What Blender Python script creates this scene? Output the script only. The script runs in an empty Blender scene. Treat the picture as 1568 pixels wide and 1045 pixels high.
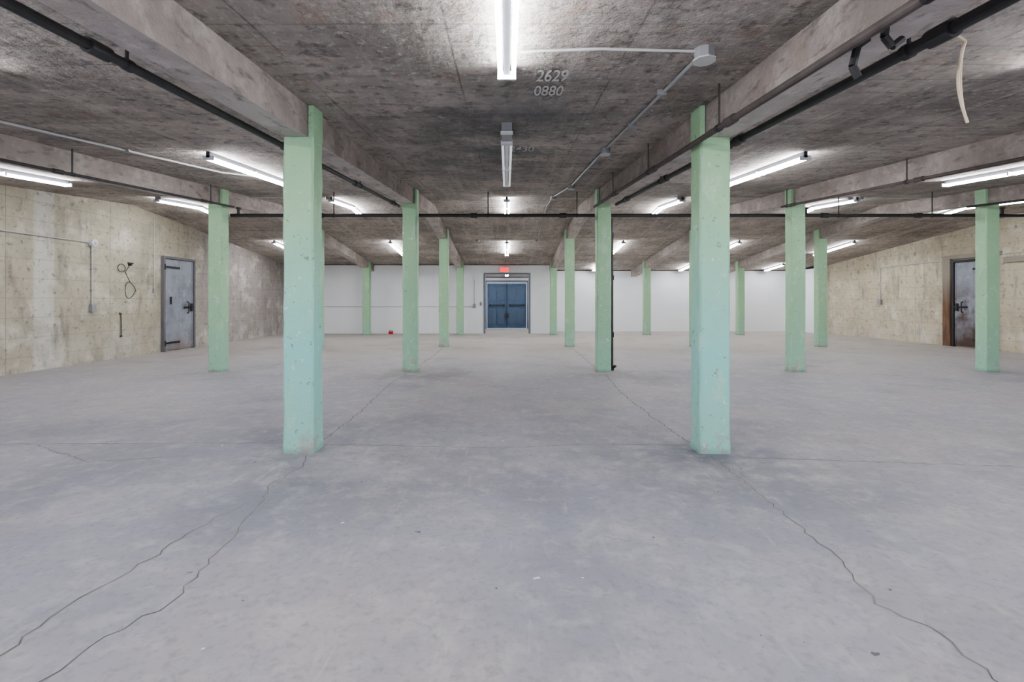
import bpy, math, random, bmesh
from mathutils import Vector
random.seed(7)
A = 1.9            # half column bay, metres; every length below is given in bays and scaled by A
scene = bpy.context.scene
EYE = 0.735
RIDGE = 6.39
def slab(d):
    return 1.675+0.08*(d-2.37) if d < RIDGE else 1.9966-0.106*(d-RIDGE)
def soff(d):
    return slab(d)-0.15

# ------------------------------------------------------------------ materials
def new_mat(name):
    m = bpy.data.materials.new(name); m.use_nodes = True
    nt = m.node_tree
    return m, nt, nt.nodes['Principled BSDF']
def simple(name, col, rough=0.5, metal=0.0, var=0.12, emis=0.0):
    m, nt, b = new_mat(name)
    N = nt.nodes; L = nt.links
    g = N.new('ShaderNodeNewGeometry'); n = N.new('ShaderNodeTexNoise')
    n.inputs['Scale'].default_value = 9; n.inputs['Detail'].default_value = 4
    L.new(g.outputs['Position'], n.inputs['Vector'])
    mx = N.new('ShaderNodeMix'); mx.data_type = 'RGBA'
    mx.inputs['A'].default_value = (*[max(0, c*(1-var)) for c in col], 1)
    mx.inputs['B'].default_value = (*[min(1, c*(1+var)) for c in col], 1)
    L.new(n.outputs['Fac'], mx.inputs['Factor'])
    L.new(mx.outputs['Result'], b.inputs['Base Color'])
    b.inputs['Roughness'].default_value = rough; b.inputs['Metallic'].default_value = metal
    if emis:
        b.inputs['Emission Color'].default_value = (*col, 1)
        b.inputs['Emission Strength'].default_value = emis
    return m
def layered(name, base, layers, bumps=(), rough=0.8, spec=0.3):
    m, nt, b = new_mat(name)
    N = nt.nodes; L = nt.links
    g = N.new('ShaderNodeNewGeometry')
    sep = N.new('ShaderNodeSeparateXYZ'); L.new(g.outputs['Position'], sep.inputs[0])
    def noise(sc, st, det, off, kind='noise'):
        mp = N.new('ShaderNodeMapping'); mp.inputs['Scale'].default_value = st
        mp.inputs['Location'].default_value = (off, off*1.7, off*0.6)
        L.new(g.outputs['Position'], mp.inputs['Vector'])
        if kind == 'noise':
            t = N.new('ShaderNodeTexNoise'); t.inputs['Scale'].default_value = sc
            t.inputs['Detail'].default_value = det; t.inputs['Roughness'].default_value = 0.65
            L.new(mp.outputs[0], t.inputs['Vector']); return t.outputs['Fac']
        if kind == 'line':
            dt = N.new('ShaderNodeVectorMath'); dt.operation = 'DOT_PRODUCT'
            L.new(g.outputs['Position'], dt.inputs[0]); dt.inputs[1].default_value = st
            w = N.new('ShaderNodeTexNoise'); w.inputs['Scale'].default_value = 1.2; w.inputs['Detail'].default_value = 4
            L.new(g.outputs['Position'], w.inputs['Vector'])
            a = N.new('ShaderNodeMath'); a.operation = 'MULTIPLY_ADD'; a.inputs[1].default_value = 0.03*sc
            L.new(w.outputs['Fac'], a.inputs[0])
            s = N.new('ShaderNodeMath'); s.operation = 'MULTIPLY_ADD'; s.inputs[1].default_value = sc; s.inputs[2].default_value = off
            L.new(dt.outputs['Value'], s.inputs[0]); L.new(s.outputs[0], a.inputs[2])
            p = N.new('ShaderNodeMath'); p.operation = 'PINGPONG'; p.inputs[1].default_value = 0.5
            L.new(a.outputs[0], p.inputs[0]); return p.outputs[0]
    cur = None
    def mr(sock, lo, hi, op):
        r = N.new('ShaderNodeMapRange'); r.inputs['From Min'].default_value = lo
        r.inputs['From Max'].default_value = hi; r.inputs['To Min'].default_value = 0
        r.inputs['To Max'].default_value = op; L.new(sock, r.inputs['Value']); return r.outputs[0]
    ax = {'x': 0, 'y': 1, 'z': 2}
    for i, ly in enumerate(layers):
        kind = ly['k']
        if kind in ('noise', 'line'):
            s = noise(ly['sc'], ly.get('st', (1, 1, 1)), ly.get('det', 6), ly.get('off', 3.1*i), kind)
            f = mr(s, ly['lo'], ly['hi'], ly.get('op', 1))
        elif kind == 'spot':   # grime around a point: distance falloff
            ds = N.new('ShaderNodeVectorMath'); ds.operation = 'DISTANCE'
            L.new(g.outputs['Position'], ds.inputs[0]); ds.inputs[1].default_value = ly['p']
            f = mr(ds.outputs['Value'], ly['lo'], ly['hi'], ly.get('op', 1))
        else:
            f = mr(sep.outputs[ax[kind]], ly['lo'], ly['hi'], ly.get('op', 1))
        for gt in ly.get('gate', []):
            f2 = mr(sep.outputs[ax[gt[0]]], gt[1], gt[2], 1)
            mm = N.new('ShaderNodeMath'); mm.operation = 'MULTIPLY'
            L.new(f, mm.inputs[0]); L.new(f2, mm.inputs[1]); f = mm.outputs[0]
        if 'gn' in ly:
            f2 = mr(noise(ly['gn'], (1, 1, 1), 5, 9.0+i), 0.40, 0.60, 1)
            mm = N.new('ShaderNodeMath'); mm.operation = 'MULTIPLY'
            L.new(f, mm.inputs[0]); L.new(f2, mm.inputs[1]); f = mm.outputs[0]
        mx = N.new('ShaderNodeMix'); mx.data_type = 'RGBA'
        if cur is None: mx.inputs['A'].default_value = (*base, 1)
        else: L.new(cur, mx.inputs['A'])
        mx.inputs['B'].default_value = (*ly['c'], 1)
        L.new(f, mx.inputs['Factor']); cur = mx.outputs['Result']
    if cur is None: b.inputs['Base Color'].default_value = (*base, 1)
    else: L.new(cur, b.inputs['Base Color'])
    nrm = None
    for (sc, st, det, strength, dist) in bumps:
        s = noise(sc, st, det, 1.3)
        bp = N.new('ShaderNodeBump'); bp.inputs['Strength'].default_value = strength
        bp.inputs['Distance'].default_value = dist; L.new(s, bp.inputs['Height'])
        if nrm: L.new(nrm, bp.inputs['Normal'])
        nrm = bp.outputs[0]
    if nrm: L.new(nrm, b.inputs['Normal'])
    b.inputs['Roughness'].default_value = rough
    b.inputs['Specular IOR Level'].default_value = spec
    return m

M = {}
M['floor'] = layered('floor_concrete', (0.37, 0.345, 0.36), [
    dict(k='noise', sc=0.35, det=5, lo=0.38, hi=0.62, c=(0.32, 0.315, 0.36), op=0.8),
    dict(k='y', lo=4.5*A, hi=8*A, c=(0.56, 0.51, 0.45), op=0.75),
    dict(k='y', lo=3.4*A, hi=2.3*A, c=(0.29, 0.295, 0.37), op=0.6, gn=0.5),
    dict(k='noise', sc=1.0, det=7, lo=0.50, hi=0.70, c=(0.21, 0.21, 0.25), op=0.45),
    dict(k='noise', sc=0.9, det=7, lo=0.5, hi=0.70, c=(0.46, 0.425, 0.41), op=0.5, off=17),
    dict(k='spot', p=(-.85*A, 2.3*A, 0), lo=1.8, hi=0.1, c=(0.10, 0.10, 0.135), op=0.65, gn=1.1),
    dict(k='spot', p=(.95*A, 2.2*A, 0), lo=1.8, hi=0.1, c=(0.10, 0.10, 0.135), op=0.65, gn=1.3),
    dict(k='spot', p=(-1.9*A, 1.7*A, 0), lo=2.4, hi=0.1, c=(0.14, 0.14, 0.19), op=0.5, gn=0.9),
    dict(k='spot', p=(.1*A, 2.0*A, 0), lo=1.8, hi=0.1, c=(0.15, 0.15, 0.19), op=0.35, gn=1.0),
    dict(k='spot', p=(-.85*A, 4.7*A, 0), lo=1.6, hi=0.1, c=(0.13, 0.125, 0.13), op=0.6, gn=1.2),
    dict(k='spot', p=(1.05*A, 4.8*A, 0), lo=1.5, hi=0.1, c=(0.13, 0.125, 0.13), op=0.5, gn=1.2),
    dict(k='noise', sc=6, det=7, lo=0.5, hi=0.75, c=(0.52, 0.50, 0.50), op=0.5),
    dict(k='noise', sc=24, det=6, lo=0.50, hi=0.78, c=(0.17, 0.165, 0.175), op=0.5),
    dict(k='noise', sc=12, det=2, lo=0.75, hi=0.77, c=(0.09, 0.085, 0.085), op=0.8, off=41),
    dict(k='noise', sc=10, det=2, lo=0.755, hi=0.77, c=(0.80, 0.80, 0.80), op=0.8, off=77),
    dict(k='noise', sc=3, st=(4, 0.5, 1), det=6, lo=0.61, hi=0.68, c=(0.54, 0.52, 0.52), op=0.25, off=5),
], [(2.0, (1, 1, 1), 6, 0.12, 0.03), (30, (1, 1, 1), 4, 0.15, 0.005)], rough=0.62, spec=0.3)
M['ceil'] = layered('ceiling_concrete', (0.49, 0.435, 0.395), [
    dict(k='noise', sc=0.5, det=5, lo=0.38, hi=0.60, c=(0.34, 0.31, 0.28), op=0.85),
    dict(k='noise', sc=1.4, det=7, lo=0.46, hi=0.62, c=(0.64, 0.565, 0.52), op=0.7),
    dict(k='noise', sc=0.9, det=7, lo=0.50, hi=0.64, c=(0.25, 0.23, 0.215), op=0.55, off=88),
    dict(k='noise', sc=1.8, st=(0.3, 3.0, 1), det=7, lo=0.5, hi=0.66, c=(0.23, 0.20, 0.175), op=0.5),
    dict(k='noise', sc=1.6, st=(3.5, 0.25, 1), det=7, lo=0.52, hi=0.66, c=(0.66, 0.61, 0.55), op=0.45, off=23),
    dict(k='noise', sc=9, det=7, lo=0.53, hi=0.65, c=(0.13, 0.11, 0.10), op=0.6),
    dict(k='noise', sc=16, det=6, lo=0.56, hi=0.66, c=(0.78, 0.75, 0.72), op=0.45, off=61),
    dict(k='noise', sc=4, det=7, lo=0.57, hi=0.68, c=(0.46, 0.27, 0.17), op=0.35, off=51),
    dict(k='noise', sc=0.8, det=6, lo=0.42, hi=0.56, c=(0.15, 0.155, 0.165), op=0.7, off=6, gate=[('y', 1.8*A, 2.5*A), ('y', 5.2*A, 3.6*A), ('x', -.9*A, -.3*A), ('x', .8*A, .3*A)]),
    dict(k='line', sc=0.85, st=(1, 0, 0), lo=0.010, hi=0.0, c=(0.10, 0.09, 0.08), op=0.7, off=0.3, gn=1.2),
    dict(k='line', sc=3.4, st=(0, 1, 0), lo=0.05, hi=0.0, c=(0.17, 0.15, 0.135), op=0.5, off=0.1, gn=0.7),
], [(5.0, (1, 1, 1), 7, 0.85, 0.07), (20, (1, 1, 1), 6, 0.7, 0.025)], rough=0.9, spec=0.2)
def beammat(n, base, dk, lt):
    return layered(n, base, [
    dict(k='noise', sc=1.2, det=7, lo=0.42, hi=0.62, c=dk, op=0.75),
    dict(k='noise', sc=5, det=7, lo=0.5, hi=0.68, c=lt, op=0.6),
    dict(k='noise', sc=14, st=(1, 0.3, 1), det=6, lo=0.55, hi=0.68, c=(0.16, 0.135, 0.12), op=0.7),
    dict(k='noise', sc=2.2, det=7, lo=0.58, hi=0.70, c=(0.38, 0.24, 0.17), op=0.35, off=12),
], [(9.0, (1, 1, 1), 7, 0.8, 0.04)], rough=0.9, spec=0.2)
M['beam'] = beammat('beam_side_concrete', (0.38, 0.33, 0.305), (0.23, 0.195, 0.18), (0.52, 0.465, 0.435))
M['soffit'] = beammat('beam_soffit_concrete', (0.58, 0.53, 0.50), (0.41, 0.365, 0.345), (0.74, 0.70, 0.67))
def wallmat(name, base, dark, light, tint, extra=()):
    return layered(name, base, [
        dict(k='noise', sc=0.45, det=5, lo=0.4, hi=0.6, c=tint, op=0.7)]+list(extra)+[
        dict(k='noise', sc=1.4, det=7, lo=0.48, hi=0.66, c=dark, op=0.6),
        dict(k='noise', sc=1.8, det=7, lo=0.52, hi=0.66, c=light, op=0.65, off=33),
        dict(k='noise', sc=3.5, st=(1, 1, 0.25), det=6, lo=0.55, hi=0.68, c=(0.20, 0.18, 0.165), op=0.55),
        dict(k='noise', sc=9, det=7, lo=0.56, hi=0.68, c=(0.14, 0.125, 0.11), op=0.65),
        dict(k='line', sc=2.6, st=(0, 0, 1), lo=0.03, hi=0.0, c=(0.22, 0.20, 0.17), op=0.5, off=0.2),
        dict(k='line', sc=0.42, st=(0, 1, 0), lo=0.005, hi=0.0, c=(0.19, 0.17, 0.145), op=0.6, off=0.2),
        dict(k='noise', sc=1.6, st=(1, 1, 0.6), det=6, lo=0.45, hi=0.6, c=(0.72, 0.70, 0.66), op=0.4, off=3, gate=[('z', 0.9, 0.1)]),
    ], [(3.0, (1, 1, 1), 7, 0.7, 0.06), (16, (1, 1, 1), 6, 0.55, 0.02)], rough=0.9, spec=0.2)
M['wallL'] = wallmat('left_wall_concrete', (0.50, 0.455, 0.355), (0.32, 0.29, 0.235), (0.66, 0.63, 0.55), (0.41, 0.37, 0.30),
    [dict(k='y', lo=7.3*A, hi=8.0*A, c=(0.37, 0.33, 0.33), op=0.85),
     dict(k='y', lo=5.02*A, hi=5.05*A, c=(0.66, 0.64, 0.60), op=0.7, gate=[('y', 5.28*A, 5.25*A)])])
M['wallR'] = wallmat('right_wall_concrete', (0.58, 0.515, 0.39), (0.39, 0.34, 0.265), (0.72, 0.68, 0.58), (0.51, 0.455, 0.36))
M['white'] = layered('white_wall_paint', (0.89, 0.895, 0.92), [
    dict(k='noise', sc=0.8, det=6, lo=0.45, hi=0.65, c=(0.82, 0.83, 0.88), op=0.5),
    dict(k='line', sc=1.0, st=(1, 0, 0), lo=0.004, hi=0.0, c=(0.6, 0.6, 0.63), op=0.5)],
    [(3, (1, 1, 1), 6, 0.1, 0.02)], rough=0.7)
M['col'] = layered('mint_column_paint', (0.35, 0.54, 0.33), [
    dict(k='noise', sc=1.8, det=6, lo=0.4, hi=0.62, c=(0.31, 0.49, 0.32), op=0.7),
    dict(k='z', lo=1.2*A, hi=0.5*A, c=(0.28, 0.57, 0.545), op=0.9, gate=[('y', 5.5*A, 2.3*A)]),  # cool cast of the light painted in: aqua toward the base, front columns most
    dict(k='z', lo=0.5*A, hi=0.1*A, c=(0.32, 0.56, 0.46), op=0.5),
    dict(k='noise', sc=6, st=(1, 1, 0.4), det=7, lo=0.55, hi=0.68, c=(0.48, 0.63, 0.49), op=0.6),
    dict(k='noise', sc=13, det=7, lo=0.62, hi=0.67, c=(0.66, 0.70, 0.62), op=0.7, off=8),
    dict(k='noise', sc=15, det=6, lo=0.63, hi=0.68, c=(0.16, 0.22, 0.16), op=0.8, off=27),
    dict(k='noise', sc=7, det=7, lo=0.53, hi=0.59, c=(0.42, 0.31, 0.30), op=0.75, off=14, gate=[('z', 0.36, 0.06)]),
    dict(k='z', lo=0.07, hi=0.0, c=(0.16, 0.17, 0.16), op=0.5),
], [(7, (1, 1, 1), 7, 0.5, 0.02), (2.5, (1, 1, 1), 4, 0.35, 0.03)], rough=0.6, spec=0.4)
M['pipe'] = simple('black_iron_pipe', (0.045, 0.043, 0.046), 0.5, 0.3, 0.4)
M['rust'] = simple('rusty_pipe', (0.10, 0.08, 0.075), 0.75, 0.2, 0.5)
M['cond'] = simple('galvanised_conduit', (0.33, 0.33, 0.34), 0.45, 0.3)
M['condw'] = simple('painted_conduit', (0.52, 0.51, 0.49), 0.6)
M['fix'] = simple('fixture_enamel', (0.68, 0.69, 0.72), 0.4)
M['fixd'] = simple('fixture_spine_darkened', (0.035, 0.037, 0.043), 0.6)  # white spine, colour darkened to offset the glare of the lit tubes
M['tube'] = simple('lit_fluorescent_tube', (0.93, 0.96, 1.0), 0.3, 0, 0.0, 86)
M['tubeoff'] = simple('dim_fluorescent_tube', (0.80, 0.85, 0.84), 0.3, 0, 0.05, 0.5)
def doormat(n, low, z1, op):
    return layered(n, (0.31, 0.325, 0.37), [
    dict(k='noise', sc=2.5, det=7, lo=0.45, hi=0.65, c=(0.21, 0.22, 0.26), op=0.8),
    dict(k='noise', sc=7, det=7, lo=0.56, hi=0.7, c=(0.50, 0.50, 0.52), op=0.7),
    dict(k='z', lo=z1, hi=z1*.6, c=low, op=op, gn=2.0),
    dict(k='z', lo=z1*.5, hi=0, c=low, op=op)],
    [(4, (1, 1, 1), 6, 0.3, 0.02)], rough=0.55)
M['metaldoor'] = doormat('sheet_metal_door', (0.24, 0.17, 0.14), 0.5, 0.5)
M['rustdoor'] = doormat('rusted_metal_door', (0.085, 0.05, 0.04), 2.0, 0.9)
M['wood'] = layered('weathered_door_frame', (0.11, 0.07, 0.05), [
    dict(k='noise', sc=6, st=(1, 1, 0.15), det=6, lo=0.45, hi=0.65, c=(0.27, 0.15, 0.09), op=0.8),
    dict(k='z', lo=1.2, hi=2.2, c=(0.38, 0.35, 0.30), op=0.7)], rough=0.8)
M['framegrey'] = layered('grey_metal_frame', (0.15, 0.15, 0.165), [
    dict(k='noise', sc=6, st=(1, 1, 0.15), det=6, lo=0.45, hi=0.65, c=(0.23, 0.20, 0.185), op=0.7)], rough=0.7)
M['iron'] = simple('dark_hinge_iron', (0.045, 0.043, 0.045), 0.6, 0.4)
M['blue'] = layered('blue_door_paint', (0.085, 0.135, 0.21), [
    dict(k='noise', sc=4, det=6, lo=0.45, hi=0.65, c=(0.12, 0.175, 0.26), op=0.7)], rough=0.45)
M['bluedk'] = simple('blue_door_panel', (0.085, 0.13, 0.195), 0.45)
M['trimg'] = simple('grey_frame_paint', (0.18, 0.20, 0.24), 0.5)
M['red'] = simple('red_paint', (0.55, 0.02, 0.03), 0.5)
M['sign'] = simple('exit_sign_face', (1.0, 0.03, 0.04), 0.4, 0, 0, 1.8)
M['crack'] = simple('crack_dark', (0.10, 0.095, 0.095), 0.9)
M['crackl'] = simple('crack_edge', (0.28, 0.265, 0.265), 0.9)
M['cord'] = simple('cream_cord', (0.66, 0.54, 0.39), 0.7)
M['stencil'] = layered('faded_stencil_paint', (0.58, 0.57, 0.55), [
    dict(k='noise', sc=25, det=6, lo=0.50, hi=0.62, c=(0.36, 0.34, 0.32), op=0.6)], rough=0.9)

# ------------------------------------------------------------------ mesh helper
class MB:
    def __init__(s): s.v = []; s.f = []; s.m = []; s.mats = []
    def mi(s, k):
        if k not in s.mats: s.mats.append(k)
        return s.mats.index(k)
    def add(s, vs, fs, k):
        o = len(s.v); s.v += [tuple(v) for v in vs]; i = s.mi(k)
        for f in fs: s.f.append([o+a for a in f]); s.m.append(i)
    def box(s, x0, x1, y0, y1, z0, z1, k):
        vs = [(x, y, z) for z in (z0, z1) for (x, y) in ((x0, y0), (x1, y0), (x1, y1), (x0, y1))]
        s.add(vs, [(3, 2, 1, 0), (4, 5, 6, 7), (0, 1, 5, 4), (1, 2, 6, 5), (2, 3, 7, 6), (3, 0, 4, 7)], k)
    def cyl(s, p, q, r, k, n=10, r2=None):
        p = Vector(p); q = Vector(q); d = (q-p).normalized(); r2 = r if r2 is None else r2
        u = d.cross(Vector((0, 0, 1)))
        if u.length < 1e-3: u = Vector((1, 0, 0))
        u.normalize(); w = d.cross(u)
        vs = []
        for c, rr in ((p, r), (q, r2)):
            for i in range(n):
                a = 2*math.pi*i/n; vs.append(c+u*math.cos(a)*rr+w*math.sin(a)*rr)
        fs = [(i, (i+1) % n, n+(i+1) % n, n+i) for i in range(n)]
        fs += [tuple(range(n-1, -1, -1)), tuple(range(n, 2*n))]
        s.add(vs, fs, k)
    def path(s, pts, r, k, n=8):
        for a, b in zip(pts, pts[1:]): s.cyl(a, b, r, k, n)
    def obj(s, name, bevel=0):
        c = [sum(v[i] for v in s.v)/len(s.v) for i in range(3)]
        c[2] = min(v[2] for v in s.v)
        me = bpy.data.meshes.new(name)
        me.from_pydata([((v[0]-c[0])*A, (v[1]-c[1])*A, (v[2]-c[2])*A) for v in s.v], [], s.f)
        for k in s.mats: me.materials.append(M[k])
        for p, i in zip(me.polygons, s.m): p.material_index = i
        bm = bmesh.new(); bm.from_mesh(me); bmesh.ops.recalc_face_normals(bm, faces=bm.faces); bm.to_mesh(me); bm.free()
        o = bpy.data.objects.new(name, me); o.location = [a*A for a in c]
        scene.collection.objects.link(o)
        if bevel:
            b = o.modifiers.new('bevel', 'BEVEL'); b.width = bevel; b.segments = 2; b.limit_method = 'ANGLE'
        return o

XL, XR = -4.93, 7.2
Y0, YR, YR2, YD = -1.6, 10.75, 11.5, 12.6
# ------------------------------------------------------------------ shell
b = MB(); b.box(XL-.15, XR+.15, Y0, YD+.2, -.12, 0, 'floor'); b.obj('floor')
b = MB()
ys = [Y0, RIDGE, YD+.2]
vs = []
for y in ys:
    z = slab(y); vs += [(XL-.15, y, z), (XR+.15, y, z), (XR+.15, y, z+.15), (XL-.15, y, z+.15)]
fs = []
for i in range(2):
    o = 4*i
    fs += [(o+a, o+(a+1) % 4, o+4+(a+1) % 4, o+4+a) for a in range(4)]
fs += [(0, 1, 2, 3), (8, 9, 10, 11)]
b.add(vs, fs, 'ceil'); b.obj('ceiling')
def side_wall(x0, x1, name, k):
    b = MB(); ys = [Y0, RIDGE, YR2+.15]
    vs = []
    for y in ys: vs += [(x0, y, 0), (x1, y, 0), (x1, y, slab(y)), (x0, y, slab(y))]
    fs = []
    for i in range(2):
        o = 4*i; fs += [(o+a, o+(a+1) % 4, o+4+(a+1) % 4, o+4+a) for a in range(4)]
    fs += [(0, 1, 2, 3), (8, 9, 10, 11)]
    b.add(vs, fs, k); return b.obj(name)
side_wall(XL-.15, XL, 'wall_left', 'wallL')
side_wall(XR, XR+.15, 'wall_right', 'wallR')
b = MB()
b.box(XL, -.48, YR, YR+.14, 0, slab(YR+.14), 'white')
b.box(.49, .95, YR, YR+.14, 0, slab(YR+.14), 'white')
b.box(-.48, .49, YR, YR+.14, 1.316, slab(YR+.14), 'white')
b.box(.81, .95, YR+.14, YR2, 0, slab(YR2), 'white')
b.box(.81, XR, YR2, YR2+.14, 0, slab(YR2+.14), 'white')
b.box(XR-.30, XR, YR+.1, YR2, 0, slab(YR2), 'white')
b.obj('wall_back')
b = MB()
b.box(-.80, -.66, YR+.14, YD, 0, slab(YD), 'white')
b.box(.66, .80, YR+.14, YD, 0, slab(YD), 'white')
b.box(-.80, -.56, YD, YD+.14, 0, slab(YD+.14), 'white')
b.box(.56, .80, YD, YD+.14, 0, slab(YD+.14), 'white')
b.box(-.56, .56, YD, YD+.14, 1.26, slab(YD+.14), 'white')
b.obj('wall_vestibule')
b = MB()
b.box(-.515, -.475, YR-.02, YR, 0, 1.35, 'trimg'); b.box(.485, .525, YR-.02, YR, 0, 1.35, 'trimg')
b.box(-.475, .485, YR-.02, YR, 1.312, 1.35, 'trimg'); b.obj('trim_1')
# blue steel double door
b = MB()
b.box(-.56, -.52, YD-.01, YD+.08, 0, 1.26, 'trimg'); b.box(.52, .56, YD-.01, YD+.08, 0, 1.26, 'trimg')
b.box(-.52, .52, YD-.01, YD+.08, 1.20, 1.26, 'trimg')
for s0, s1 in ((-.515, -.004), (.004, .515)):
    b.box(s0, s1, YD+.02, YD+.05, .01, 1.19, 'blue')
    for z0, z1 in ((.12, .50), (.74, 1.10)):
        for (xa, xb) in ((s0+.06, (s0+s1)/2-.015), ((s0+s1)/2+.015, s1-.06)):
            t = .008
            b.box(xa, xb, YD+.016, YD+.02, z0, z1, 'bluedk')
            b.box(xa-t, xb+t, YD+.008, YD+.02, z1, z1+t, 'blue'); b.box(xa-t, xb+t, YD+.008, YD+.02, z0-t, z0, 'blue')
            b.box(xa-t, xa, YD+.008, YD+.02, z0, z1, 'blue'); b.box(xb, xb+t, YD+.008, YD+.02, z0, z1, 'blue')
    b.box(s0+.05, s1-.05, YD-.03, YD-.01, .60, .63, 'iron')
    b.box(s0+.06, s0+.09, YD-.01, YD+.02, .59, .64, 'iron'); b.box(s1-.09, s1-.06, YD-.01, YD+.02, .59, .64, 'iron')
b.box(-.008, .008, YD+.0, YD+.02, .02, 1.19, 'iron')
b.box(-.04, .04, YD-.012, YD+.0, .28, .40, 'iron')
b.obj('door_1')

# ------------------------------------------------------------------ beams
def beam(cx):
    s = 1 if cx > 0 else -1
    x0, x1 = (cx-.045, cx+.08) if s > 0 else (cx-.08, cx+.045)
    b = MB(); yend = YR if cx < 2 else YR2
    n1 = 60; n2 = 36
    ys = [Y0+i*(RIDGE-Y0)/n1 for i in range(n1+1)] + [RIDGE+(i+1)*(yend-RIDGE)/n2 for i in range(n2)]
    vs = []
    for i, y in enumerate(ys):
        j = lambda: random.uniform(-.0025, .0025)
        vs += [(x0+j(), y, soff(y)+j()*.6), (x1+j(), y, soff(y)+j()*.6), (x1, y, slab(y)), (x0, y, slab(y))]
    n = len(ys)
    side = []; sof = []
    for i in range(n-1):
        o = 4*i
        sof.append((o, o+1, o+5, o+4)); side += [(o+1, o+2, o+6, o+5), (o+2, o+3, o+7, o+6), (o+3, o, o+4, o+7)]
    b.add(vs, side+[(0, 1, 2, 3), (4*n-4, 4*n-3, 4*n-2, 4*n-1)], 'beam')
    k = b.mi('soffit')
    for f in sof: b.f.append(list(f)); b.m.append(k)
    b.obj('ceiling_beam')
for cx in (-3, -1, 1, 3, 5): beam(cx)

# ------------------------------------------------------------------ columns
ROWS = [2.375, 5.03, 7.70, 10.36]
def column(cx, cy):
    b = MB(); hw, hd = .073, .062
    s = 1 if cx > 0 else -1
    ch = .009; nz = 22
    prof = [(-hw+ch, -hd), (hw-ch, -hd), (hw, -hd+ch), (hw, hd-ch), (hw-ch, hd), (-hw+ch, hd), (-hw, hd-ch), (-hw, -hd+ch)]
    vs = []; fs = []
    lean = random.uniform(-.004, .004)
    for i in range(nz+1):
        t = i/nz
        for (px, py) in prof:
            j = random.uniform(-.0022, .0022)
            fl = 1.05 if i == 0 else 1.0
            x = cx+px*fl+j+lean*math.sin(t*3.1); y = cy+py*fl+j
            z = t*soff(cy)
            if i == nz: z = soff(y)-.001
            vs.append((x, y, z))
    for i in range(nz):
        for a in range(8):
            fs.append((8*i+a, 8*i+(a+1) % 8, 8*i+8+(a+1) % 8, 8*i+8+a))
    fs += [tuple(range(7, -1, -1)), tuple(range(8*nz, 8*nz+8))]
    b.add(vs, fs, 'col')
    xa, xb = (cx-hw, cx-.049) if s > 0 else (cx+.049, cx+hw)
    y0, y1 = cy-hd+.004, cy+hd-.004
    hv = [(x, y, z) for (x, y) in ((xa, y0), (xb, y0), (xb, y1), (xa, y1)) for z in (soff(y)-.004, slab(y))]
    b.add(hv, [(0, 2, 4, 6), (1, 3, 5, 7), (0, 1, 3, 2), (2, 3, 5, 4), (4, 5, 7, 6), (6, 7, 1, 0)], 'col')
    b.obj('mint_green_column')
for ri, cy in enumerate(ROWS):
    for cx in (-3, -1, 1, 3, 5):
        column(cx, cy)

# ------------------------------------------------------------------ fluorescent fixtures
def fixture(x, y0, y1, tube='tube'):
    b = MB()
    top = slab
    def prism(xa, xb, ya, yb, t0, t1, k):
        vs = []
        for y in (ya, yb):
            vs += [(xa, y, top(y)-t1), (xb, y, top(y)-t1), (xb, y, top(y)-t0), (xa, y, top(y)-t0)]
        b.add(vs, [(0, 1, 2, 3), (4, 5, 6, 7), (0, 1, 5, 4), (1, 2, 6, 5), (2, 3, 7, 6), (3, 0, 4, 7)], k)
    segs = [(y0, y1)] if not (y0 < RIDGE < y1) else [(y0, RIDGE), (RIDGE, y1)]
    for ya, yb in segs:
        prism(x-.012, x+.012, ya, yb, 0.0, .042, 'fixd' if tube == 'tube' else 'fix')
        for dx in (-.025, .025):
            b.cyl((x+dx, ya+.01, top(ya+.01)-.046), (x+dx, yb-.01, top(yb-.01)-.046), .0085, tube, 7)
    mid = (y0+y1)/2
    for ye in (y0, y1-.014) + ((mid-.007,) if len(segs) == 1 else (RIDGE-.007,)):
        prism(x-.035, x+.035, ye, ye+.014, .028, .058, 'fix')
    b.obj('fluorescent_light')
rows = [(.62, 1.845), (3.28, 4.47), (5.58, 6.75), (8.4, 9.5)]
for x in (-4.05, -2.03, 0, 2.03, 4.05, 6.05):
    for r, (a, c) in enumerate(rows):
        if x == 0 and r == 1: fixture(0, 2.87, 4.47, 'tubeoff')
        elif x == 6.05 and r == 1: continue
        else: fixture(x, a, c)
for x in (2.03, 4.05, 6.05): fixture(x, 10.55, 11.3)
fixture(0, 11.3, 12.1)
for x in (-3, 0.0, 3): fixture(x, -1.1, -.1)

# ------------------------------------------------------------------ pipes
def run(name, x, dz, y0, y1, r, k, coup=.9, zf=soff):
    b = MB()
    ys = [y0] + ([RIDGE] if y0 < RIDGE < y1 else []) + [y1]
    b.path([(x, y, zf(y)+dz) for y in ys], r, k, 12)
    y = y0+coup*.6
    while y < y1-.1:
        b.cyl((x, y-.035, zf(y-.035)+dz), (x, y+.035, zf(y+.035)+dz), r*1.45, k, 12)
        b.box(x-.003, x+.003, y+.10, y+.108, zf(y)+dz, slab(y+.1), k)
        b.cyl((x, y+.095, zf(y+.1)+dz), (x, y+.12, zf(y+.12)+dz), r*1.25, 'iron', 12)
        y += coup
    return b.obj(name)
run('sprinkler_pipe', -1.135, -.012, -.5, 5.1, .0145, 'pipe', 1.15)
run('sprinkler_pipe', 1.135, -.005, -.5, 5.0, .017, 'pipe', 1.1)
run('sprinkler_pipe', .895, -.035, .3, 4.95, .013, 'rust', 1.02)
run('sprinkler_pipe', 2.9, -.02, 1, 5.1, .012, 'rust', 1.5)
run('sprinkler_pipe', 4.86, -.02, 2, 5.1, .012, 'pipe', 1.5)
run('sprinkler_pipe', -2.88, -.02, 2.2, 5.1, .010, 'pipe', 1.5)
b = MB(); zp = 1.645; yp = 5.17
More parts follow.
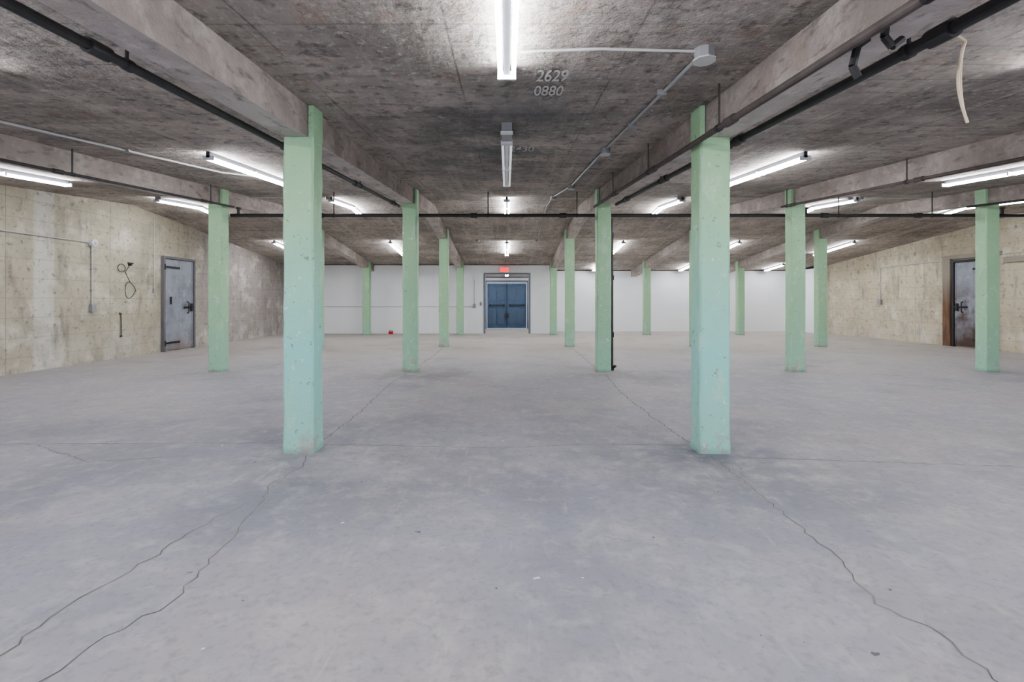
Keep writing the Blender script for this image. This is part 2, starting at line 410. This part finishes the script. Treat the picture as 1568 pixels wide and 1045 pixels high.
b.cyl((-2.95, yp, zp), (6.9, yp, zp), .018, 'pipe', 12)
for x in (-2.0, -.35, .6, 2.2, 3.4, 4.4, 5.6):
    b.cyl((x-.035, yp, zp), (x+.035, yp, zp), .027, 'pipe', 12)
    b.cyl((x+.15, yp, zp), (x+.15, yp, slab(yp)), .005, 'iron', 6)
    b.cyl((x+.142, yp, zp), (x+.158, yp, zp), .022, 'iron', 10)
for x in (-2.87, 3.2, 5.3, 6.4):
    b.cyl((x, yp, zp), (x, yp, zp+.07), .014, 'pipe', 8); b.cyl((x, yp, zp+.07), (x, yp, zp+.085), .026, 'rust', 10)
b.obj('sprinkler_main_pipe')
b = MB(); b.cyl((1.105, 5.10, .0), (1.105, 5.10, 1.60), .019, 'pipe', 12)
for z in (.0, .35, .95, 1.4): b.cyl((1.105, 5.10, z), (1.105, 5.10, z+.05), .027, 'pipe', 12)
b.cyl((1.105, 5.10, .02), (1.14, 5.06, .05), .014, 'pipe', 10); b.obj('standpipe')

def cz(y, o=.010): return slab(y)-o
b = MB()
b.path([(.695, 1.70, cz(1.7)), (.65, 3.19, cz(3.19)), (.63, 4.71, cz(4.71)), (.53, 5.5, cz(5.5)), (.53, RIDGE, cz(RIDGE)), (.53, 8, cz(8))], .0075, 'cond')
b.path([(.05, 1.70, cz(1.7)), (.32, 1.68, cz(1.68)), (.69, 1.70, cz(1.7))], .005, 'condw')
for (x, y, r) in ((.695, 1.70, .036), (.65, 3.19, .032), (.63, 4.71, .032), (.53, 5.5, .03)):
    b.cyl((x, y, slab(y)+.004), (x, y, slab(y)-.04), r, 'cond', 8)
    b.cyl((x, y, slab(y)-.04), (x, y, slab(y)-.045), r*1.12, 'condw', 8)
for y in (2.1, 2.6, 3.7, 4.2): b.box(.655, .695, y, y+.012, slab(y)-.022, slab(y), 'cond')
b.obj('ceiling_conduit')
b = MB(); b.path([(-2.72, 1.6, cz(1.6)), (-2.67, 2.55, cz(2.55)), (-2.36, 4.0, cz(4.0)), (-2.05, 4.3, cz(4.3))], .008, 'condw')
for y, x in ((2.0, -2.70), (3.2, -2.53)): b.box(x-.025, x+.025, y, y+.012, slab(y)-.02, slab(y), 'cond')
b.obj('ceiling_conduit')
for x0, x1, y in ((-4.0, -2.05, 5.55), (.53, 2.0, 5.6), (2.05, 4.0, 5.62), (-.5, .5, 8.35), (4.1, 6.0, 5.6)):
    b = MB(); b.path([(x0, y, cz(y)), (x1, y, cz(y))], .006, 'condw')
    for x in (x0, x1): b.cyl((x, y, slab(y)), (x, y, slab(y)-.035), .028, 'cond', 8)
    b.obj('ceiling_conduit')
b = MB(); b.path([(1.28, 1.27, cz(1.27)), (1.8, 1.2, cz(1.2)), (2.4, 1.5, cz(1.5))], .006, 'condw')
b.cyl((1.28, 1.27, slab(1.27)), (1.28, 1.27, slab(1.27)-.03), .03, 'cond', 8); b.obj('ceiling_conduit')
b = MB(); z = slab(2.72)
b.box(-.028, .028, 2.60, 2.85, z-.05, z-.003, 'cond'); b.box(-.034, .034, 2.62, 2.66, z-.056, z-.05, 'fix')
b.box(-.034, .034, 2.79, 2.83, z-.056, z-.05, 'fix'); b.obj('ceiling_junction_housing')

b = MB(); y = 1.30; z = soff(y)-.004
b.box(.925, .965, y-.02, y+.03, z-.012, z, 'iron')
b.path([(.945, y, z-.01), (.93, y, z-.07), (.945, y, z-.10)], .010, 'iron')
b.path([(.95, y-.09, z-.006), (.945, y-.09, z-.04), (.965, y-.09, z-.065), (.99, y-.09, z-.045)], .009, 'iron')
b.obj('pipe_bracket')
b = MB(); pts = []
zt = soff(1.27)-.02
for i in range(15):
    t = i/14; pts.append((1.205-.022*math.sin(t*math.pi)+.006*t, 1.27, zt-.215*t))
b.path(pts, .0035, 'cord', 6)
pts2 = [(p[0]+.010*math.sin(i/14*math.pi), p[1]+.004, p[2]) for i, p in enumerate(pts)]
b.path(pts2[:13], .003, 'cord', 6); b.path([(1.155, 1.27, zt+.018), (1.18, 1.27, zt+.016), pts[0]], .004, 'cord', 6)
b.obj('hanging_cord')

def stencil(txt, x, d, h):
    c = bpy.data.curves.new('stencil', 'FONT'); c.body = txt; c.size = h*A*1.35; c.align_x = 'CENTER'; c.align_y = 'CENTER'
    c.offset = .004
    c.materials.append(M['stencil'])
    o = bpy.data.objects.new('ceiling_stencil_number', c); scene.collection.objects.link(o)
    o.location = (x*A, d*A, slab(d)*A-.008); o.rotation_euler = (math.pi+math.atan(.08), 0, 0)
    o.scale = (.38, 1, 1)
stencil('2629', .183, 1.945, .125); stencil('0880', .183, 2.115, .125); stencil('2430', .10, 3.2, .16)

# ------------------------------------------------------------------ side doors
def wall_door(name, xw, s, y0, y1, h, fr, md):
    b = MB()
    def bx(a, c, ya, yb, za, zb, k):
        xa, xb = xw+s*a, xw+s*c
        b.box(min(xa, xb), max(xa, xb), ya, yb, za, zb, k)
    t = .035
    bx(0, .045, y0-t, y0, 0, h+t, fr); bx(0, .045, y1, y1+t, 0, h+t, fr); bx(0, .045, y0, y1, h, h+t, fr)
    bx(0, .026, y0+.006, y1-.006, .015, h-.006, md)
    n = 4
    for i in range(1, n):
        z = h*i/n; bx(.026, .030, y0+.006, y1-.006, z-.006, z+.006, md)
    bx(.026, .030, y0+.006, y0+.03, .015, h-.01, md); bx(.026, .030, y1-.03, y1-.006, .015, h-.01, md)
    bx(.026, .029, (y0+y1)/2-.005, (y0+y1)/2+.005, .02, h-.02, md)
    for z in (h*.09, h*.91):
        bx(.030, .040, y0-.02, y0+(y1-y0)*.50, z-.014, z+.014, 'iron')
        b.cyl((xw+s*.04, y0-.01, z-.04), (xw+s*.04, y0-.01, z+.04), .014, 'iron', 8)
    zc = h*.47
    bx(.030, .042, y1-.22, y1+.02, zc-.014, zc+.014, 'iron'); bx(.030, .05, y1-.07, y1-.03, zc-.06, zc+.06, 'iron')
    b.path([(xw+s*.045, y1-.16, zc-.09), (xw+s*.07, y1-.16, zc-.07), (xw+s*.07, y1-.16, zc+.07), (xw+s*.045, y1-.16, zc+.09)], .009, 'iron', 6)
    b.cyl((xw+s*.04, y0+.12, zc+.05), (xw+s*.04, y0+.12, zc+.16), .012, 'iron', 6)
    return b.obj(name)
wall_door('door_2', XL, 1, 6.92, 7.55, 1.34, 'framegrey', 'metaldoor')
wall_door('door_3', XR, -1, 7.12, 7.74, 1.34, 'iron', 'rustdoor')
b = MB(); b.box(XR-.05, XR, 7.80, 7.93, 0, 1.40, 'wood'); b.box(XR-.05, XR, 7.02, 7.93, 1.40, 1.46, 'wood')
b.obj('trim_2')

b = MB(); xw = XL+.012
b.path([(xw, .5, 1.42), (xw, 5.73, 1.42)], .007, 'condw'); b.path([(xw, 5.73, 1.42), (xw, 5.73, .64)], .0075, 'condw')
b.cyl((XL, 5.73, 1.42), (XL+.05, 5.73, 1.42), .04, 'fix', 12); b.cyl((XL+.05, 5.73, 1.42), (XL+.075, 5.73, 1.42), .025, 'fix', 12, .012)
b.box(XL, XL+.04, 5.70, 5.76, .60, .69, 'cond')
for z in (.85, 1.1, 1.3): b.box(XL, XL+.024, 5.715, 5.745, z, z+.012, 'cond')
b.obj('wall_conduit_with_switch')
b = MB(); b.path([(XL+.010, 6.74, 0.9), (XL+.010, 6.74, 1.95)], .005, 'condw'); b.box(XL, XL+.02, 6.725, 6.755, .84, .9, 'cond')
b.obj('wall_conduit_with_switch')
b = MB(); pts = []
for i in range(25):
    a = i/24*2*math.pi; pts.append((XL+.022, 6.3+.085*math.sin(a), .87+.10*math.cos(a)-.02*math.sin(a*2)))
b.path(pts, .004, 'iron', 6); b.path([(XL+.022, 6.3, .97), (XL+.02, 6.22, 1.1), (XL+.02, 6.3, 1.2)], .004, 'iron', 6)
b.cyl((XL, 6.3, 1.2), (XL+.04, 6.3, 1.2), .012, 'iron', 8); b.box(XL, XL+.02, 6.28, 6.36, 1.215, 1.23, 'iron')
pp = []
for i in range(19):
    a = i/18*2*math.pi; pp.append((XL+.02, 6.16+.06*math.sin(a), 1.15+.05*math.cos(a)))
b.path(pp, .005, 'rust', 6); b.obj('hanging_cable_loop')
b = MB(); b.path([(XL+.010, 6.16, .56), (XL+.014, 6.16, .50), (XL+.010, 6.17, .28)], .006, 'rust', 6)
b.box(XL, XL+.014, 6.145, 6.175, .555, .575, 'rust'); b.box(XL, XL+.014, 6.155, 6.185, .27, .29, 'rust'); b.obj('rusty_wall_hook')
b = MB(); b.box(XR-.03, XR, 6.6, 6.98, 1.28, 1.36, 'wood'); b.box(XR-.04, XR, 6.5, 6.56, 1.2, 1.42, 'wood'); b.obj('wall_timber_cleat')
b = MB(); b.path([(XR-.012, 3, 1.5), (XR-.012, 9.3, 1.36), (XR-.012, 9.3, .75)], .007, 'condw'); b.box(XR-.04, XR, 9.26, 9.34, .66, .75, 'cond')
b.obj('wall_conduit_with_switch')
b = MB(); b.path([(-4.6, YR-.010, .60), (-.72, YR-.010, .60), (-.72, YR-.010, 1.2)], .006, 'condw')
b.box(-.75, -.69, YR-.03, YR, .57, .66, 'cond'); b.box(-.60, -.56, YR-.025, YR, .62, .70, 'trimg'); b.obj('wall_conduit_with_switch')
b = MB(); b.box(-.15, .04, YR-.035, YR-.006, 1.37, 1.47, 'sign'); b.box(-.16, .05, YR-.03, YR, 1.36, 1.48, 'fix')
lx = -.13
def bar(x0, x1, z0, z1): b.box(x0, x1, YR-.038, YR-.034, z0, z1, 'fix')
for L_ in 'EXIT':
    if L_ == 'E':
        bar(lx, lx+.008, 1.39, 1.45); [bar(lx, lx+.03, zz, zz+.008) for zz in (1.39, 1.416, 1.442)]
    elif L_ == 'X':
        for sg in (1, -1):
            b.add([(lx if sg > 0 else lx+.022, YR-.038, 1.39), (lx+.008 if sg > 0 else lx+.03, YR-.038, 1.39), (lx+.03 if sg > 0 else lx+.008, YR-.038, 1.45), (lx+.022 if sg > 0 else lx, YR-.038, 1.45)], [(0, 1, 2, 3)], 'fix')
    elif L_ == 'I': bar(lx+.011, lx+.019, 1.39, 1.45)
    else: bar(lx+.011, lx+.019, 1.39, 1.45); bar(lx, lx+.03, 1.442, 1.45)
    lx += .04
b.obj('exit_sign')
b = MB(); x, y = -2.53, 10.55
b.box(x-.045, x+.045, y-.03, y+.03, 0, .05, 'red'); b.box(x-.048, x+.048, y-.033, y+.033, .05, .06, 'red')
b.path([(x-.03, y, .06), (x-.03, y, .08), (x+.03, y, .08), (x+.03, y, .06)], .005, 'iron', 6); b.obj('red_toolbox', bevel=.003)

# ------------------------------------------------------------------ floor cracks
def crack(pts, w):
    P = []
    for (x0, y0), (x1, y1) in zip(pts, pts[1:]):
        L = math.hypot(x1-x0, y1-y0); n = max(2, int(L/.03))
        for i in range(n):
            t = i/n; e = 0 if i == 0 else 1
            P.append((x0+(x1-x0)*t+e*random.uniform(-.011, .011), y0+(y1-y0)*t+e*random.uniform(-.008, .008)))
    P.append(pts[-1])
    for ww, z, k in ((w*3.2, .0004, 'crackl'), (w*.85, .0008, 'crack')):
        vs = []
        for i, (x, y) in enumerate(P):
            a = P[max(0, i-1)]; c = P[min(len(P)-1, i+1)]
            dx, dy = c[0]-a[0], c[1]-a[1]; l = math.hypot(dx, dy) or 1
            h = ww*random.uniform(.2, .8)*(0.3 if i in (0, len(P)-1) else 1)
            vs += [(x-dy/l*h, y+dx/l*h, z), (x+dy/l*h, y-dx/l*h, z)]
        cb.add(vs, [(2*i, 2*i+1, 2*i+3, 2*i+2) for i in range(len(P)-1)], k)
cb = MB()
W = .0019
crack([(-.92, .70), (-.90, .93), (-.879, 1.056), (-.816, 1.182), (-.846, 1.47), (-.892, 1.755), (-.944, 1.908), (-.907, 2.158), (-.95, 2.3)], W)
crack([(-1.1, .85), (-1.047, .998), (-1.057, 1.157), (-1.02, 1.311), (-1.0, 1.554), (-.93, 1.783)], W)
crack([(-.96, 2.45), (-.967, 2.566), (-.963, 3.02), (-1.03, 4.35), (-1.0, 4.95)], W*1.3)
crack([(-4.5, 2.44), (-2.59, 2.472), (-1.167, 2.495), (-1.08, 2.42)], W)
crack([(-.93, 2.44), (-.922, 2.472), (-.05, 2.407), (.414, 2.472), (.93, 2.45)], W)
crack([(.967, 2.30), (.967, 2.176), (.964, 1.908), (.952, 1.624), (.95, 1.395), (.892, 1.17), (.957, 1.066), (.943, .938), (.98, .6)], W)
crack([(1.0, 4.95), (.913, 3.885), (.914, 3.02), (.948, 2.47)], W*1.3)
crack([(1.08, 2.266), (2.283, 2.133), (4.2, 2.2)], W)
crack([(-2.4, 2.46), (-1.9, 2.2), (-1.5, 2.28)], W*.8)
crack([(.96, 5.1), (.99, 6.2), (1.0, 7.6)], W*1.5)
crack([(-1.0, 5.1), (-.97, 6.4), (-1.0, 7.6)], W*1.5)
cb.obj('floor_cracks')

# ------------------------------------------------------------------ world, camera
w = bpy.data.worlds.new('World'); scene.world = w; w.use_nodes = True
bg = w.node_tree.nodes['Background']; bg.inputs['Color'].default_value = (0.86, 0.91, 1.0, 1); bg.inputs['Strength'].default_value = 2.75
cam = bpy.data.cameras.new('camera'); co = bpy.data.objects.new('camera', cam); scene.collection.objects.link(co)
co.location = (0, 0, EYE*A); co.rotation_euler = (math.pi/2, 0, 0)
cam.sensor_width = 36; cam.lens = 740/1568*36; cam.shift_x = 8/1568; cam.shift_y = -62/1568
cam.clip_start = .05
scene.camera = co
scene.view_settings.view_transform = 'AgX'
try: scene.view_settings.look = 'AgX - Medium High Contrast'
except Exception as e: print(e)
